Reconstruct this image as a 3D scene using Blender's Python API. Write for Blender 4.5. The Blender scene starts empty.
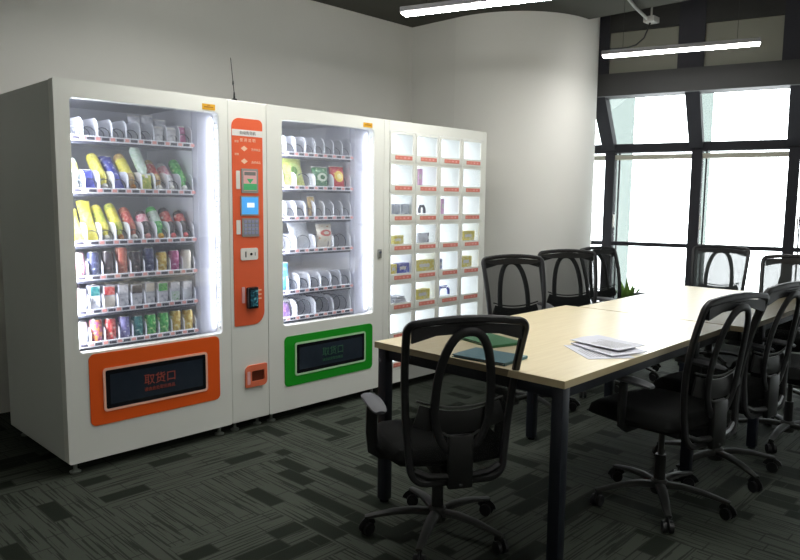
import bpy, bmesh, math, random
from mathutils import Vector, Matrix
random.seed(7)
PI = math.pi
COL = bpy.context.scene.collection
def R(a): return math.radians(a)

# ------------------------------------------------------------------ materials
def lin(c):
    if isinstance(c, (tuple, list)): return tuple(lin(x) for x in c[:3]) + (1.0,)
    c = c / 255.0
    return c / 12.92 if c <= 0.04045 else ((c + 0.055) / 1.055) ** 2.4
def new_mat(name):
    m = bpy.data.materials.new(name); m.use_nodes = True
    nt = m.node_tree; nt.nodes.clear()
    out = nt.nodes.new('ShaderNodeOutputMaterial')
    return m, nt, out
def with_mark(m, rgb, rgb2, z, rx, rz):
    # a printed badge on the front of a bag: an oval of ink with a smaller one inside
    nt = m.node_tree; p = [n for n in nt.nodes if n.type == 'BSDF_PRINCIPLED'][0]; src = p.inputs['Base Color'].links[0].from_socket
    tc = nt.nodes.new('ShaderNodeTexCoord'); mp = nt.nodes.new('ShaderNodeMapping'); mp.inputs['Location'].default_value = (0, 0, -z/rz); mp.inputs['Scale'].default_value = (1/rx, 0, 1/rz)
    ln = nt.nodes.new('ShaderNodeVectorMath'); ln.operation = 'LENGTH'; nt.links.new(tc.outputs['Object'], mp.inputs[0]); nt.links.new(mp.outputs[0], ln.inputs[0])
    for c, r_ in ((rgb, 1.0), (rgb2, .5)):
        lt = nt.nodes.new('ShaderNodeMath'); lt.operation = 'LESS_THAN'; nt.links.new(ln.outputs['Value'], lt.inputs[0]); lt.inputs[1].default_value = r_
        mx = nt.nodes.new('ShaderNodeMix'); mx.data_type = 'RGBA'; nt.links.new(lt.outputs[0], mx.inputs['Factor']); nt.links.new(src, mx.inputs['A']); mx.inputs['B'].default_value = lin(c); src = mx.outputs['Result']
    nt.links.new(src, p.inputs['Base Color']); return m
def principled(name, rgb, rough=0.5, metal=0.0, var=0.06, scale=30.0, bump=0.0, spec=0.5, emit=None, es=0.0, coat=0.0):
    m, nt, out = new_mat(name)
    b = nt.nodes.new('ShaderNodeBsdfPrincipled')
    nt.links.new(b.outputs[0], out.inputs[0])
    b.inputs['Roughness'].default_value = rough
    b.inputs['Metallic'].default_value = metal
    b.inputs['Specular IOR Level'].default_value = spec
    b.inputs['Coat Weight'].default_value = coat
    tc = nt.nodes.new('ShaderNodeTexCoord')
    n = nt.nodes.new('ShaderNodeTexNoise'); n.inputs['Scale'].default_value = scale; n.inputs['Detail'].default_value = 4
    nt.links.new(tc.outputs['Object'], n.inputs['Vector'])
    mx = nt.nodes.new('ShaderNodeMix'); mx.data_type = 'RGBA'
    c = lin(rgb)
    mx.inputs['A'].default_value = tuple(max(0, x * (1 - var)) for x in c[:3]) + (1,)
    mx.inputs['B'].default_value = tuple(min(1, x * (1 + var)) for x in c[:3]) + (1,)
    nt.links.new(n.outputs['Fac'], mx.inputs['Factor'])
    nt.links.new(mx.outputs['Result'], b.inputs['Base Color'])
    if bump:
        bp = nt.nodes.new('ShaderNodeBump'); bp.inputs['Strength'].default_value = bump; bp.inputs['Distance'].default_value = 0.003
        nt.links.new(n.outputs['Fac'], bp.inputs['Height']); nt.links.new(bp.outputs[0], b.inputs['Normal'])
    if emit is not None:
        b.inputs['Emission Color'].default_value = lin(emit); b.inputs['Emission Strength'].default_value = es
    return m
def emission(name, rgb, s):
    m, nt, out = new_mat(name)
    e = nt.nodes.new('ShaderNodeEmission'); e.inputs[0].default_value = lin(rgb); e.inputs[1].default_value = s
    nt.links.new(e.outputs[0], out.inputs[0]); return m
def see_through(name, tint, opac, rgb, rough=0.05, gloss=0.06):
    # thin clear sheet: transparent tint, a little diffuse film and a little gloss
    m, nt, out = new_mat(name)
    t = nt.nodes.new('ShaderNodeBsdfTransparent'); t.inputs[0].default_value = tuple(tint) + (1,)
    d = nt.nodes.new('ShaderNodeBsdfDiffuse'); d.inputs[0].default_value = lin(rgb)
    g = nt.nodes.new('ShaderNodeBsdfGlossy'); g.inputs['Roughness'].default_value = rough; g.inputs[0].default_value = (1, 1, 1, 1)
    m1 = nt.nodes.new('ShaderNodeMixShader'); m1.inputs[0].default_value = opac
    nt.links.new(t.outputs[0], m1.inputs[1]); nt.links.new(d.outputs[0], m1.inputs[2])
    m2 = nt.nodes.new('ShaderNodeMixShader'); m2.inputs[0].default_value = gloss
    nt.links.new(m1.outputs[0], m2.inputs[1]); nt.links.new(g.outputs[0], m2.inputs[2])
    nt.links.new(m2.outputs[0], out.inputs[0]); return m
def printed(name, a, b, c=None, scale=25.0, thr=0.5, rough=0.35):
    # packaging print: blotches of up to three inks
    m, nt, out = new_mat(name)
    p = nt.nodes.new('ShaderNodeBsdfPrincipled'); p.inputs['Roughness'].default_value = rough
    nt.links.new(p.outputs[0], out.inputs[0])
    tc = nt.nodes.new('ShaderNodeTexCoord')
    n = nt.nodes.new('ShaderNodeTexNoise'); n.inputs['Scale'].default_value = scale; n.inputs['Detail'].default_value = 2
    nt.links.new(tc.outputs['Object'], n.inputs['Vector'])
    r = nt.nodes.new('ShaderNodeValToRGB'); r.color_ramp.interpolation = 'CONSTANT'
    r.color_ramp.elements[0].color = lin(a); r.color_ramp.elements[1].position = thr; r.color_ramp.elements[1].color = lin(b)
    if c is not None:
        e = r.color_ramp.elements.new(min(.95, thr + 0.12)); e.color = lin(c)
    nt.links.new(n.outputs['Fac'], r.inputs[0]); nt.links.new(r.outputs[0], p.inputs['Base Color'])
    return m

M = {}
M['wall'] = principled('plaster_wall', (226, 225, 219), 0.9, var=0.03, scale=3, bump=0.05)
M['column'] = principled('column_paint', (230, 229, 223), 0.85, var=0.02, scale=2)
M['ceil'] = principled('ceiling_paint', (70, 70, 63), 0.95, var=0.15, scale=4)
M['ceil_dark'] = principled('ceiling_dark', (44, 44, 42), 0.95, var=0.4, scale=5)
M['frame'] = principled('window_frame', (50, 50, 54), 0.7, var=0.08, scale=12, spec=0.1)
M['infill'] = principled('infill_panel', (116, 116, 104), 0.8, var=0.05, scale=4)
M['beamgrey'] = principled('beam_grey', (42, 42, 41), 0.6, var=0.1, scale=6)
M['blind'] = principled('blind_rail', (170, 168, 152), 0.6)
M['cab'] = principled('cabinet_white', (228, 229, 221), 0.42, var=0.015, scale=8, coat=0.15)
M['cab_side'] = principled('cabinet_side_grey', (205, 208, 202), 0.5, var=0.02, scale=5)
M['liner'] = principled('cabinet_liner', (226, 228, 236), 0.5, var=0.02)
M['tray'] = principled('tray_white', (222, 224, 232), 0.45, var=0.02)
M['svc'] = principled('service_column_grey', (188, 190, 204), 0.5)
M['traydark'] = principled('tray_dark', (70, 72, 84), 0.5)
M['coil'] = principled('coil_wire', (105, 108, 120), 0.35, metal=0.6)
M['tagdark'] = principled('tag_dark', (70, 68, 82), 0.5)
M['tagpink'] = principled('tag_pink', (235, 165, 160), 0.5)
M['orange'] = principled('orange_panel', (235, 92, 22), 0.4, var=0.03, scale=10)
M['orange2'] = principled('orange_faceplate', (230, 98, 56), 0.4, var=0.04, scale=10)
M['green'] = principled('green_panel', (20, 150, 28), 0.4, var=0.03, scale=10)
M['trimpink'] = principled('trim_pale_orange', (246, 190, 165), 0.4)
M['trimgreen'] = principled('trim_pale_green', (176, 216, 170), 0.4)
M['black'] = principled('black_gloss', (22, 24, 28), 0.15, var=0.05)
M['dispdark'] = principled('display_dark', (40, 48, 58), 0.12, var=0.2, scale=14, coat=0.5)
M['txtorange'] = principled('text_orange', (150, 66, 50), 0.5, emit=(205, 85, 65), es=0.02)
M['txtgreen'] = principled('text_green', (34, 78, 54), 0.5, emit=(40, 110, 70), es=0.05)
M['txtpale'] = principled('text_pale', (250, 205, 175), 0.5)
M['txtgrey'] = principled('text_grey', (120, 120, 116), 0.5)
M['sticker'] = principled('yellow_sticker', (222, 168, 20), 0.5, var=0.1, scale=60)
M['stickerink'] = principled('sticker_ink', (170, 110, 20), 0.5)
M['whitepl'] = principled('white_plastic', (228, 226, 220), 0.4)
M['greypl'] = principled('grey_plastic', (150, 150, 145), 0.4)
M['screen'] = principled('blue_screen', (70, 145, 205), 0.2, emit=(70, 150, 215), es=0.5)
M['screenw'] = emission('screen_text', (215, 235, 250), 0.9)
M['keys'] = principled('keypad_keys', (150, 155, 185), 0.4)
M['pinkprint'] = principled('pink_print', (232, 180, 180), 0.5)
M['greenprint'] = principled('green_print', (80, 185, 120), 0.5)
M['teal'] = printed('teal_display', (30, 62, 76), (50, 110, 125), (120, 190, 200), 60, .5, .2)
M['slotred'] = principled('slot_dark_red', (96, 40, 20), 0.4)
M['slotorange'] = principled('slot_orange', (232, 120, 85), 0.4)
M['steel'] = principled('steel', (170, 170, 165), 0.3, metal=0.9)
M['foot'] = principled('foot_grey', (110, 116, 108), 0.5)
M['glass'] = see_through('cabinet_glass', (.97, .98, .99), 0.08, (225, 228, 240), 0.03, 0.06)  # haze over the contents is put in as a pale diffuse film
M['winglass'] = see_through('window_glass', (.97, .985, .98), 0.0, (255, 255, 255), 0.02, 0.05)
M['fin'] = see_through('glass_fin', (.285, .308, .297), 0.0, (225, 235, 230), 0.2, 0.012)
M['led'] = emission('led_strip', (235, 240, 255), 4.0)
M['ledsoft'] = emission('led_back_panel', (232, 240, 255), 2.3)
M['lamp'] = emission('lamp_diffuser', (253, 252, 249), 52.0)
M['lamphouse'] = principled('lamp_housing', (150, 148, 150), 0.5)
M['cable'] = principled('cable_black', (25, 25, 25), 0.6)
M['maple'] = None
M['edge'] = principled('maple_edge', (196, 178, 140), 0.5, var=0.05, scale=20)
M['leg'] = principled('table_leg_metal', (24, 28, 38), 0.4, var=0.05, metal=0.2)
M['chairpl'] = principled('chair_black_plastic', (17, 18, 18), 0.42, var=0.1, spec=0.5)
M['chairframe'] = principled('chair_frame', (15, 15, 17), 0.5, var=0.1)
M['chairgrey'] = principled('chair_grey_plastic', (36, 38, 34), 0.6, var=0.05)
M['armpad'] = principled('armrest_pad', (82, 84, 87), 0.55, var=0.06)
M['fabric'] = principled('seat_fabric', (23, 24, 23), 0.95, var=0.2, scale=250, bump=0.5, spec=0.15)
M['chrome'] = principled('chrome', (185, 188, 185), 0.2, metal=1.0)
M['meshnear'] = see_through('chair_mesh', (1, 1, 1), 0.56, (30, 31, 30), 0.6, 0.0)
M['meshfar'] = see_through('chair_mesh_far', (1, 1, 1), 0.66, (36, 38, 38), 0.6, 0.0)  # same mesh; opacity raised to put in the darker look of unlit far backs
M['meshside'] = see_through('chair_mesh_side', (1, 1, 1), 0.80, (26, 27, 26), 0.6, 0.0)  # same mesh; made more opaque to darken the backs seen at a slant
M['meshback'] = see_through('chair_mesh_backlit', (1, 1, 1), 0.89, (60, 63, 63), 0.6, 0.0)  # same mesh; window glare behind it is held down by opacity and paler colour
M['paper'] = principled('paper', (208, 209, 218), 0.8, var=0.04, scale=8)
M['leaf'] = principled('leaf_green', (112, 148, 70), 0.5, var=0.25, scale=12)
M['pot'] = principled('pot_grey', (70, 72, 74), 0.6)
M['soil'] = principled('soil', (50, 40, 30), 0.95)

def maple():
    m, nt, out = new_mat('maple_tabletop')
    p = nt.nodes.new('ShaderNodeBsdfPrincipled'); nt.links.new(p.outputs[0], out.inputs[0])
    p.inputs['Roughness'].default_value = 0.33; p.inputs['Specular IOR Level'].default_value = 0.6
    tc = nt.nodes.new('ShaderNodeTexCoord'); mp = nt.nodes.new('ShaderNodeMapping'); mp.inputs['Scale'].default_value = (1.5, 22, 1)
    n = nt.nodes.new('ShaderNodeTexNoise'); n.inputs['Scale'].default_value = 3; n.inputs['Detail'].default_value = 5
    nt.links.new(tc.outputs['Object'], mp.inputs[0]); nt.links.new(mp.outputs[0], n.inputs['Vector'])
    r = nt.nodes.new('ShaderNodeValToRGB'); r.color_ramp.elements[0].position = .3; r.color_ramp.elements[1].position = .7
    r.color_ramp.elements[0].color = lin((216, 200, 160)); r.color_ramp.elements[1].color = lin((226, 212, 174))
    nt.links.new(n.outputs['Fac'], r.inputs[0]); nt.links.new(r.outputs[0], p.inputs['Base Color'])
    return m
M['maple'] = maple()

def carpet():
    m, nt, out = new_mat('carpet_tiles')
    N = nt.nodes.new; L = nt.links.new
    p = N('ShaderNodeBsdfPrincipled'); L(p.outputs[0], out.inputs[0])
    p.inputs['Roughness'].default_value = 0.95; p.inputs['Specular IOR Level'].default_value = 0.15
    tc = N('ShaderNodeTexCoord')
    def math_(op, a, b=None):
        n = N('ShaderNodeMath'); n.operation = op
        for i, v in enumerate((a, b)):
            if v is None: continue
            if isinstance(v, (int, float)): n.inputs[i].default_value = v
            else: L(v, n.inputs[i])
        return n.outputs[0]
    def lay(rot, off):
        mp = N('ShaderNodeMapping'); mp.inputs['Rotation'].default_value = (0, 0, rot); mp.inputs['Location'].default_value = off
        L(tc.outputs['Object'], mp.inputs[0])
        b = N('ShaderNodeTexBrick'); L(mp.outputs[0], b.inputs['Vector'])
        b.inputs['Scale'].default_value = 1.0; b.inputs['Brick Width'].default_value = 0.22; b.inputs['Row Height'].default_value = 0.083
        b.inputs['Mortar Size'].default_value = 0.0035; b.offset = 0.37; b.squash = 1.6; b.squash_frequency = 3
        b.inputs['Color1'].default_value = (0, 0, 0, 1); b.inputs['Color2'].default_value = (1, 1, 1, 1); b.inputs['Mortar'].default_value = (0, 0, 0, 1)
        # fine pinstripes along each brick
        sep = N('ShaderNodeSeparateXYZ'); L(mp.outputs[0], sep.inputs[0])
        nz = N('ShaderNodeTexNoise'); nz.inputs['Scale'].default_value = 1.0; nz.inputs['Detail'].default_value = 1
        m2 = N('ShaderNodeMapping'); m2.inputs['Scale'].default_value = (2.6, 90, 1); L(mp.outputs[0], m2.inputs[0]); L(m2.outputs[0], nz.inputs['Vector'])
        line = math_('GREATER_THAN', nz.outputs['Fac'], 0.575)
        sepc = N('ShaderNodeSeparateColor'); L(b.outputs['Color'], sepc.inputs[0])
        dark = math_('GREATER_THAN', sepc.outputs[0], 0.80)
        return dark, line, b.outputs['Fac']
    d1, l1, m1 = lay(0, (0, 0, 0)); d2, l2, m2 = lay(PI / 2, (.13, .07, 0))
    ck = N('ShaderNodeTexBrick'); L(tc.outputs['Object'], ck.inputs['Vector'])
    ck.inputs['Scale'].default_value = 1; ck.inputs['Brick Width'].default_value = 0.5; ck.inputs['Row Height'].default_value = 0.5; ck.inputs['Mortar Size'].default_value = 0
    ck.offset = 0.5
    ck.inputs['Color1'].default_value = (0, 0, 0, 1); ck.inputs['Color2'].default_value = (1, 1, 1, 1)
    s = N('ShaderNodeSeparateColor'); L(ck.outputs['Color'], s.inputs[0]); sel = math_('GREATER_THAN', s.outputs[0], 0.5)
    def pick(a, b):
        x = N('ShaderNodeMix'); x.data_type = 'FLOAT'; L(sel, x.inputs['Factor']); L(a, x.inputs['A']); L(b, x.inputs['B']); return x.outputs['Result']
    dark, line, mort = pick(d1, d2), pick(l1, l2), pick(m1, m2)
    linev = math_('MAXIMUM', math_('MULTIPLY', line, 0.75), math_('MULTIPLY', mort, 0.6))
    big = N('ShaderNodeTexNoise'); big.inputs['Scale'].default_value = 1.3; L(tc.outputs['Object'], big.inputs['Vector'])
    fine = N('ShaderNodeTexNoise'); fine.inputs['Scale'].default_value = 260; L(tc.outputs['Object'], fine.inputs['Vector'])
    A = N('ShaderNodeMix'); A.data_type = 'RGBA'; A.inputs['A'].default_value = lin((70, 76, 66)); A.inputs['B'].default_value = lin((80, 85, 76)); L(big.outputs['Fac'], A.inputs['Factor'])
    B = N('ShaderNodeMix'); B.data_type = 'RGBA'; L(A.outputs['Result'], B.inputs['A']); B.inputs['B'].default_value = lin((30, 36, 27))
    f = math_('MAXIMUM', math_('MULTIPLY', dark, 0.95), linev); L(f, B.inputs['Factor'])
    C = N('ShaderNodeMix'); C.data_type = 'RGBA'; C.blend_type = 'MULTIPLY'; C.inputs['Factor'].default_value = 0.45
    L(B.outputs['Result'], C.inputs['A']); L(fine.outputs['Color'], C.inputs['B']); L(C.outputs['Result'], p.inputs['Base Color'])
    bp = N('ShaderNodeBump'); bp.inputs['Strength'].default_value = 0.4; bp.inputs['Distance'].default_value = 0.003
    L(fine.outputs['Fac'], bp.inputs['Height']); L(bp.outputs[0], p.inputs['Normal'])
    return m
M['carpet'] = carpet()

# ------------------------------------------------------------------ mesh builder
class MB:
    def __init__(s): s.v = []; s.f = []; s.mi = []; s.sm = []; s.mats = []
    def mat(s, m):
        if m not in s.mats: s.mats.append(m)
        return s.mats.index(m)
    def add(s, vs, fs, m, smooth=False, T=None):
        o = len(s.v); k = s.mat(m)
        for v in vs:
            v = Vector(v); s.v.append(tuple(T @ v) if T is not None else tuple(v))
        for f in fs: s.f.append(tuple(i + o for i in f)); s.mi.append(k); s.sm.append(smooth)
    def box(s, x0, x1, y0, y1, z0, z1, m, bev=0.0, T=None, seg=2):
        if bev <= 0:
            vs = [(x0,y0,z0),(x1,y0,z0),(x1,y1,z0),(x0,y1,z0),(x0,y0,z1),(x1,y0,z1),(x1,y1,z1),(x0,y1,z1)]
            s.add(vs, [(0,3,2,1),(4,5,6,7),(0,1,5,4),(1,2,6,5),(2,3,7,6),(3,0,4,7)], m, False, T); return
        bm = bmesh.new(); bmesh.ops.create_cube(bm, size=1)
        for v in bm.verts: v.co = Vector(((x0+x1)/2 + v.co.x*(x1-x0), (y0+y1)/2 + v.co.y*(y1-y0), (z0+z1)/2 + v.co.z*(z1-z0)))
        bev = min(bev, .49*min(x1-x0, y1-y0, z1-z0))
        bmesh.ops.bevel(bm, geom=bm.edges[:], offset=bev, segments=seg, affect='EDGES', profile=0.5)
        bm.verts.ensure_lookup_table()
        s.add([v.co.copy() for v in bm.verts], [tuple(v.index for v in f.verts) for f in bm.faces], m, False, T); bm.free()
    def lathe(s, prof, m, n=16, T=None, smooth=True, cap=True):
        vs = []; fs = []
        for r, z in prof:
            for i in range(n): a = 2*PI*i/n; vs.append((r*math.cos(a), r*math.sin(a), z))
        for k in range(len(prof)-1):
            for i in range(n):
                j = (i+1) % n; fs.append((k*n+i, k*n+j, (k+1)*n+j, (k+1)*n+i))
        if cap: fs.append(tuple(range(n-1, -1, -1))); fs.append(tuple((len(prof)-1)*n+i for i in range(n)))
        s.add(vs, fs, m, smooth, T)
    def cyl(s, p0, p1, r0, m, r1=None, n=12, smooth=True):
        p0, p1 = Vector(p0), Vector(p1); d = p1 - p0
        T = Matrix.Translation(p0) @ d.to_track_quat('Z', 'Y').to_matrix().to_4x4()
        s.lathe([(r0, 0), (r1 if r1 is not None else r0, d.length)], m, n, T, smooth)
    def sweep(s, pts, rx, ry, m, closed=False, n=8, up=(0,0,1), scale=None, power=1.0):
        pts = [Vector(p) for p in pts]; N = len(pts); vs = []; fs = []; up = Vector(up)
        for i, p in enumerate(pts):
            if closed: d = pts[(i+1) % N] - pts[i-1]
            else: d = pts[min(i+1, N-1)] - pts[max(i-1, 0)]
            d.normalize(); a = d.cross(up)
            if a.length < 1e-4: a = d.cross(Vector((1, 0, 0)))
            a.normalize(); b = a.cross(d).normalized(); k = scale[i] if scale else 1.0
            for j in range(n):
                t = 2*PI*(j+.5)/n; c, q = math.cos(t), math.sin(t)
                c = math.copysign(abs(c)**power, c); q = math.copysign(abs(q)**power, q)
                vs.append(p + a*rx*k*c + b*ry*k*q)
        for i in range(N if closed else N-1):
            for j in range(n):
                a0 = i*n+j; a1 = i*n+(j+1) % n; i2 = (i+1) % N
                fs.append((a0, a1, i2*n+(j+1) % n, i2*n+j))
        if not closed: fs.append(tuple(range(n-1, -1, -1))); fs.append(tuple((N-1)*n+j for j in range(n)))
        s.add(vs, fs, m, True)
    def prism(s, poly, ax, a0, a1, m, T=None, smooth=False):
        # poly of 2D points; ax = axis along which it is extruded
        def P(u, w, a): return {'x': (a, u, w), 'y': (u, a, w), 'z': (u, w, a)}[ax]
        n = len(poly); vs = [P(u, w, a0) for u, w in poly] + [P(u, w, a1) for u, w in poly]
        s.add(vs, [tuple(range(n)), tuple(range(2*n-1, n-1, -1))] + [(i, i+n, (i+1) % n + n, (i+1) % n) for i in range(n)], m, smooth, T)
    def ring(s, o, ro, i, ri, y0, y1, m, k=6):
        # plate in the XZ plane with a rounded hole; o, i = (x0,x1,z0,z1)
        def loop(q, r):
            x0, x1, z0, z1 = q; out = []
            rs = r if isinstance(r, (tuple, list)) else (r,)*4
            for (cx, cz, a0, rr) in ((x1, z1, 0, rs[0]), (x0, z1, 90, rs[1]), (x0, z0, 180, rs[2]), (x1, z0, 270, rs[3])):
                sx = -1 if cx == x1 else 1; sz = -1 if cz == z1 else 1
                for t in range(k+1):
                    a = R(a0 + 90*t/k); out.append((cx + sx*rr + rr*math.cos(a), cz + sz*rr + rr*math.sin(a)))
            return out
        A, B = loop(o, ro), loop(i, ri); n = len(A)
        vs = [(x, y0, z) for x, z in A] + [(x, y0, z) for x, z in B] + [(x, y1, z) for x, z in A] + [(x, y1, z) for x, z in B]
        fs = []
        for t in range(n):
            u = (t+1) % n
            fs += [(t, n+t, n+u, u), (2*n+t, 2*n+u, 3*n+u, 3*n+t), (t, u, 2*n+u, 2*n+t), (n+t, 3*n+t, 3*n+u, n+u)]
        s.add(vs, fs, m, False)
    def rrect(s, q, r, y0, y1, m, k=6):
        x0, x1, z0, z1 = q; out = []
        rs = r if isinstance(r, (tuple, list)) else (r,)*4
        for (cx, cz, a0, rr) in ((x1, z1, 0, rs[0]), (x0, z1, 90, rs[1]), (x0, z0, 180, rs[2]), (x1, z0, 270, rs[3])):
            sx = -1 if cx == x1 else 1; sz = -1 if cz == z1 else 1
            for t in range(k+1):
                a = R(a0 + 90*t/k); out.append((cx + sx*rr + rr*math.cos(a), cz + sz*rr + rr*math.sin(a)))
        s.prism(out, 'y', y0, y1, m)
    def text(s, txt, x, z, size, y, m, align='CENTER', depth=0.0008, wx=1.0):
        cu = bpy.data.curves.new('t', 'FONT'); cu.body = txt; cu.size = size; cu.align_x = align; cu.extrude = depth; cu.resolution_u = 2
        o = bpy.data.objects.new('t', cu); COL.objects.link(o)
        bpy.context.view_layer.update()
        me = bpy.data.meshes.new_from_object(o.evaluated_get(bpy.context.evaluated_depsgraph_get()))
        T = Matrix.Translation((x, y, z)) @ Matrix.Rotation(PI/2, 4, 'X') @ Matrix.Diagonal((wx, 1, 1, 1))
        s.add([v.co.copy() for v in me.vertices], [tuple(p.vertices) for p in me.polygons], m, False, T)
        bpy.data.objects.remove(o); bpy.data.curves.remove(cu); bpy.data.meshes.remove(me)
    def build(s, name, parent=None, loc=None, rot=None, label=None):
        me = bpy.data.meshes.new(name); me.from_pydata(s.v, [], s.f)
        for m in s.mats: me.materials.append(m)
        for p, k, sm in zip(me.polygons, s.mi, s.sm): p.material_index = k; p.use_smooth = sm
        bm = bmesh.new(); bm.from_mesh(me); bmesh.ops.recalc_face_normals(bm, faces=bm.faces[:]); bm.to_mesh(me); bm.free()
        if any(s.sm): me.set_sharp_from_angle(angle=R(38))
        o = bpy.data.objects.new(name, me); COL.objects.link(o)
        if parent: o.parent = parent
        if loc: o.location = loc
        if rot: o.rotation_euler = rot
        if label: o['label'] = label
        return o

def tag(o, label, cat, group=None, kind=None):
    o['label'] = label; o['category'] = cat
    if group: o['group'] = group
    if kind: o['kind'] = kind
    return o
def empty(name, loc=(0,0,0), rz=0):
    o = bpy.data.objects.new(name, None); COL.objects.link(o); o.location = loc; o.rotation_euler = (0, 0, rz); o.empty_display_size = .1
    return o
KIDS = {}
def copy_tree(o, parent=None):
    c = o.copy(); COL.objects.link(c)
    if parent is not None: c.parent = parent
    for ch in [x for x in list(bpy.data.objects) if x.parent == o]: copy_tree(ch, c)
    return c
def struct(name, mb, label=None, cat=None):
    o = mb.build(name); o['kind'] = 'structure'
    if label: o['label'] = label
    if cat: o['category'] = cat
    return o
ORD = ['leftmost', 'second from left', 'third from left', 'fourth from left', 'fifth from left', 'sixth from left', 'seventh from left', 'eighth from left', 'ninth from left']
def ordn(i, n):
    if i == n-1: return 'rightmost'
    return ORD[i] if i < n - 2 or n < 3 else 'second from right'

# ------------------------------------------------------------------ the room
WALL_Y = 1.376; CEIL = 3.08; HIGH = 3.75; XL = -3.2; YF = -6.6
FT = Vector((math.sin(R(15)), -math.cos(R(15)), 0)); FN = Vector((-math.cos(R(15)), -math.sin(R(15)), 0)); P0 = Vector((5.9, .1, 0))
def FP(s, off, z): q = P0 + FT*s + FN*off; return (q.x, q.y, z)
b = MB(); b.prism([(XL, YF), (7.78, YF), (5.37, 2.4), (XL, 2.4)], 'z', -.1, 0, M['carpet']); struct('floor', b, 'dark green-grey carpet tiles with scattered darker rectangles', 'floor')
b = MB(); b.box(XL-.15, 3.9, WALL_Y, WALL_Y+.15, 0, CEIL+.1, M['wall']); struct('wall_back', b, 'off-white plain wall behind the vending machines', 'wall')
b = MB(); b.box(3.9, 4.05, .82, 2.4, 0, CEIL+.1, M['wall']); struct('wall_return', b, 'narrow return of off-white wall beside the round column', 'wall')
b = MB(); b.box(XL-.15, XL, YF, WALL_Y, 0, CEIL+.1, M['wall']); struct('wall_left', b)
b = MB(); b.box(XL, 9.2, YF-.15, YF, 0, HIGH, M['wall']); struct('wall_front', b)
b = MB()
n = 96; cx, cy, cr = 4.76, .80, .86
b.lathe([(cr, 0), (cr, HIGH)], M['column'], n, Matrix.Translation((cx, cy, 0)))
struct('column', b, 'large round off-white column left of the windows', 'column')
b = MB(); b.box(XL-.15, 4.77, YF, 2.4, CEIL, CEIL+.12, M['ceil']); b.box(4.65, 4.77, YF, 2.4, CEIL+.12, HIGH, M['ceil_dark']); struct('ceiling', b, 'low dark grey ceiling over the vending machines', 'ceiling')
b = MB(); b.box(4.65, 9.2, YF, 2.4, HIGH, HIGH+.1, M['ceil_dark']); struct('ceiling_high', b, 'darker raised ceiling strip next to the windows', 'ceiling')

# facade: mullions, transoms, slanted glazing, beams
def seg(b, s0, s1, o0, o1, z0, z1, m):
    P = [FP(s, o, z) for z in (z0, z1) for (s, o) in ((s0, o0), (s1, o0), (s1, o1), (s0, o1))]
    b.add(P, [(0,3,2,1),(4,5,6,7),(0,1,5,4),(1,2,6,5),(2,3,7,6),(3,0,4,7)], m)
S_MULL = [-.134 + .875*k for k in range(-2, 8)]
OFF_T = .60; Z_T = 2.435; Z_B = 1.99
tn = 1
for k, s in enumerate(S_MULL):
    b = MB()
    seg(b, s-.05, s+.05, -.10, .04, 0, Z_B, M['frame'])
    # slanted member, a beam leaning into the room
    P = [FP(s+ds, o, z) for (o, z) in ((-.10, Z_B-.04), (.08, Z_B-.04), (OFF_T+.06, Z_T+.03), (OFF_T-.14, Z_T+.03)) for ds in (-.075, .055)]
    b.add(P, [(0,2,4,6),(1,7,5,3),(0,1,3,2),(2,3,5,4),(4,5,7,6),(6,7,1,0)], M['frame'])
    seg(b, s-.115-.04, s+.115-.04, OFF_T-.10, OFF_T+.03, Z_T+.02, HIGH, M['frame'])
    seg(b, s+.075, s+.09, -.08, -.05, 0, Z_B-.02, M['frame'])
    seg(b, s+.056, s+.072, .0, .035, 1.12, 1.26, M['whitepl'])
    struct('trim_%d' % tn, b, 'dark grey window mullion that bends inward near its top', 'window mullion'); tn += 1
sA, sB = S_MULL[0]-.4, S_MULL[-1]+.4
for (z0, z1, o0, o1, m, lb) in ((1.925, 2.015, -.10, .05, 'frame', 'dark horizontal transom below the slanted panes'), (.925, .965, -.08, .03, 'frame', 'thin dark horizontal window bar at chair height'),
        (Z_T, Z_T+.215, OFF_T-.14, OFF_T+.09, 'beamgrey', 'broad grey beam above the slanted window panes'), (3.06, HIGH, OFF_T-.12, OFF_T+.02, 'ceil_dark', 'dark upper beam under the ceiling'), (0, .06, -.08, .03, 'frame', 'dark window sill bar at the floor')):
    b = MB(); seg(b, sA, sB, o0, o1, z0, z1, M[m]); struct('trim_%d' % tn, b, lb, 'window beam'); tn += 1
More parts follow.
